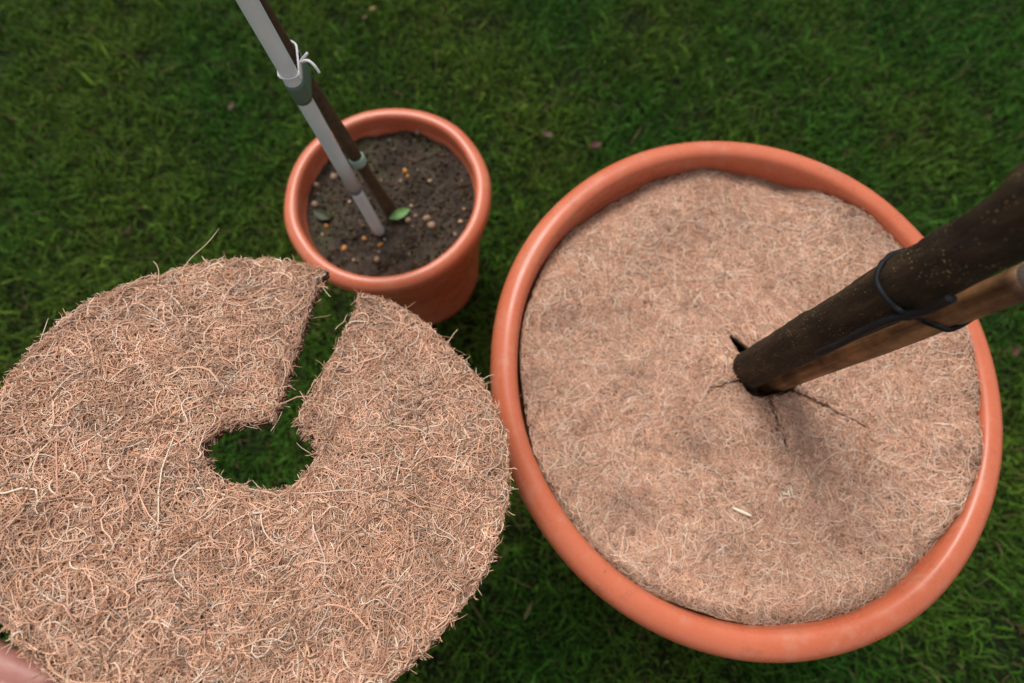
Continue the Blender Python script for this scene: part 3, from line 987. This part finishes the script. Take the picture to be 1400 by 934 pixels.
limb([D3(-185, 905, -.028), D3(-140, 934, -.027), D3(-50, 983, o1 - .001), D3(4, 1010, o1), D3(46, 1030, o1)], [.0110, .0108, .0088, .0080, .0066])
limb([D3(-205, 935, -.030), D3(-168, 968, -.029), D3(-92, 1012, -.024), D3(-52, 1034, -.0215), D3(-20, 1050, o1)], [.0098, .0095, .0078, .0070, .0060])
# thumb on top of the disc
limb([D3(-290, 815, -.022), D3(-200, 770, -.010), D3(-120, 772, .009), D3(-72, 786, .0125), D3(-44, 794, .0098)], [.0155, .0145, .0105, .0098, .0085])
# palm and forearm
wr = D3(-330, 815, -.034)
for a0, a1, ra, rb in (((-320, 800), (-100, 858), .015, .0115), ((-325, 815), (-118, 896), .017, .013), ((-330, 830), (-142, 932), .017, .013), ((-335, 845), (-172, 966), .015, .011), ((-318, 800), (-190, 785), .016, .014)):
    limb([D3(*a0, -.034), D3((a0[0] + a1[0]) / 2, (a0[1] + a1[1]) / 2, -.032), D3(*a1, -.027), D3(a1[0] + 8, a1[1] + 4, -.026)], [ra, (ra + rb) / 2 + .001, rb, rb], 14)
limb([D3(-300, 815, -.034), wr, wr + np.array([-.06, -.05, -.012]), wr + np.array([-.15, -.14, -.03]), wr + np.array([-.24, -.24, -.05]), wr + np.array([-.26, -.262, -.055])], [.019, .025, .028, .038, .043, .043], 26, 20)
me = mesh_py('hand', hv, hf)
hand = link('hand', me, M['skin'])
md = hand.modifiers.new('fuse', 'REMESH'); md.mode = 'VOXEL'; md.voxel_size = .0016; md.use_smooth_shade = True
md = hand.modifiers.new('relax', 'SMOOTH'); md.factor = .5; md.iterations = 6
tag(hand, 'bare hand gripping the edge of the held coir disc', 'hand')

# ------------------------------------------------------------------ lawn grass
def grass(n, xr, yr, seed, segs, wid, exclude_inner=None):
    r = np.random.default_rng(seed)
    x = r.uniform(*xr, n); y = r.uniform(*yr, n)
    keep = (np.hypot(x - BIG['c'][0], y - BIG['c'][1]) > .178) & (np.hypot(x - SML['c'][0], y - SML['c'][1]) > .106)
    if exclude_inner:
        ex, ey = exclude_inner
        keep &= ~((x > ex[0]) & (x < ex[1]) & (y > ey[0]) & (y < ey[1]))
    thin = Wave(6, 14, 301)(x, y) + .7 * Wave(17, 14, 302)(x, y)
    keep &= r.uniform(0, 1, n) < np.clip(1.05 - .45 * np.clip(thin - .3, 0, 2), .25, 1)
    x, y, thin = x[keep], y[keep], thin[keep]; n = len(x)
    clump = Wave(9, 16, 303)(x, y); hue = Wave(2.2, 12, 304)(x, y)
    ang = r.uniform(0, 2 * PI, n) + 0 * clump
    H = .0175 * np.exp(r.normal(0, .32, n)) * (1 + .22 * clump)
    lean = np.clip(r.normal(.85, .42, n), .05, 1.8)
    w = wid * np.exp(r.normal(0, .25, n))
    d = np.stack([np.cos(ang), np.sin(ang)], 1); sdir = np.stack([-np.sin(ang), np.cos(ang)], 1)
    tw = r.normal(0, .5, n)
    sd3 = np.c_[sdir * np.cos(tw)[:, None], np.sin(tw)]
    rows = []
    for k in range(segs + 1):
        t = k / segs
        c = np.c_[x, y, np.zeros(n)] + np.c_[d * (H * lean * t ** 1.7)[:, None], H * (t - .28 * lean * t * t)]
        ww = (w * (1 - t ** 1.6) + .0)[:, None]
        if k < segs: rows += [c - sd3 * ww, c + sd3 * ww]
        else: rows.append(c)
    V = np.stack(rows, 1); nv = V.shape[1]
    b = (np.arange(n) * nv)[:, None, None]
    tri = []
    for k in range(segs - 1): tri += [(2 * k, 2 * k + 1, 2 * k + 3), (2 * k, 2 * k + 3, 2 * k + 2)]
    tri.append((2 * segs - 2, 2 * segs - 1, 2 * segs))
    F = (np.array(tri)[None] + b).reshape(-1, 3)
    g = np.array([.052, .118, .010]); yl = np.array([.112, .134, .017]); dk = np.array([.028, .090, .009]); dead = np.array([.19, .14, .065])
    m1 = np.clip(.5 + .45 * hue - .35 * x, 0, 1)[:, None] * r.uniform(.3, 1, (n, 1))
    C = dk * (1 - m1) + (g * .5 + yl * .5) * m1
    C = C * 1.12 * np.exp(r.normal(.0, .45, (n, 1)))
    dd = r.uniform(0, 1, n) < np.clip(.035 + .05 * np.clip(thin, 0, 2), 0, .2)
    C[dd] = dead * r.uniform(.4, 1.0, (dd.sum(), 1))
    return mesh_np('grass', V.reshape(-1, 3), F, np.repeat(C, nv, 0))
inner = ((-1.25, 1.25), (-.42, 1.12))
o = link('grass', grass(195000, *inner, 1, 3, .00122), M['grass'])
tag(o, 'short mown green lawn grass round the two pots', 'grass', kind='stuff')
o = link('grass', grass(95000, (-2.3, 2.3), (-1.5, 2.2), 2, 2, .0022, inner), M['grass'])
tag(o, 'lawn grass spreading away beyond the two pots', 'grass', kind='stuff')

# dead leaves lying in the lawn
for i, (px, py, L, rz, ca_, cb_, lab) in enumerate((
        (813, 199, .030, .4, (.16, .055, .035), (.11, .035, .025), 'reddish brown dead leaf in the grass behind the large pot'),
        (748, 184, .026, -.3, (.17, .10, .05), (.12, .06, .03), 'small tan dead leaf in the grass between the two pots'),
        (510, 12, .018, .2, (.34, .24, .03), (.27, .18, .02), 'small yellow leaf in the grass behind the smaller pot'),
        (1388, 480, .024, 1.0, (.15, .06, .03), (.10, .04, .02), 'brown dead leaf in the grass right beside the large pot'),
        (317, 146, .022, 1.4, (.12, .05, .03), (.08, .03, .02), 'dark reddish dead leaf in the grass left of the grey pole'),
        (498, 24, .014, .9, (.20, .11, .06), (.15, .08, .04), 'tiny brown leaf scrap in the grass near the yellow leaf'),
        (722, 835, .030, 1.1, (.20, .17, .04), (.14, .12, .03), 'withered yellowish blade in the grass below the held disc'))):
    z = .030
    p = at(px, py, z)
    o = link('dead_leaf', leaf_mesh('leaf', L, L * (.2 if 'blade' in lab else .5), [v * .6 for v in ca_], [v * .6 for v in cb_], .5, 20 + i), M['leaf'])
    o.location = p; o.rotation_euler = (.15 * math.sin(i * 3), .2 * math.cos(i * 5), rz)
    tag(o, lab, 'leaf')
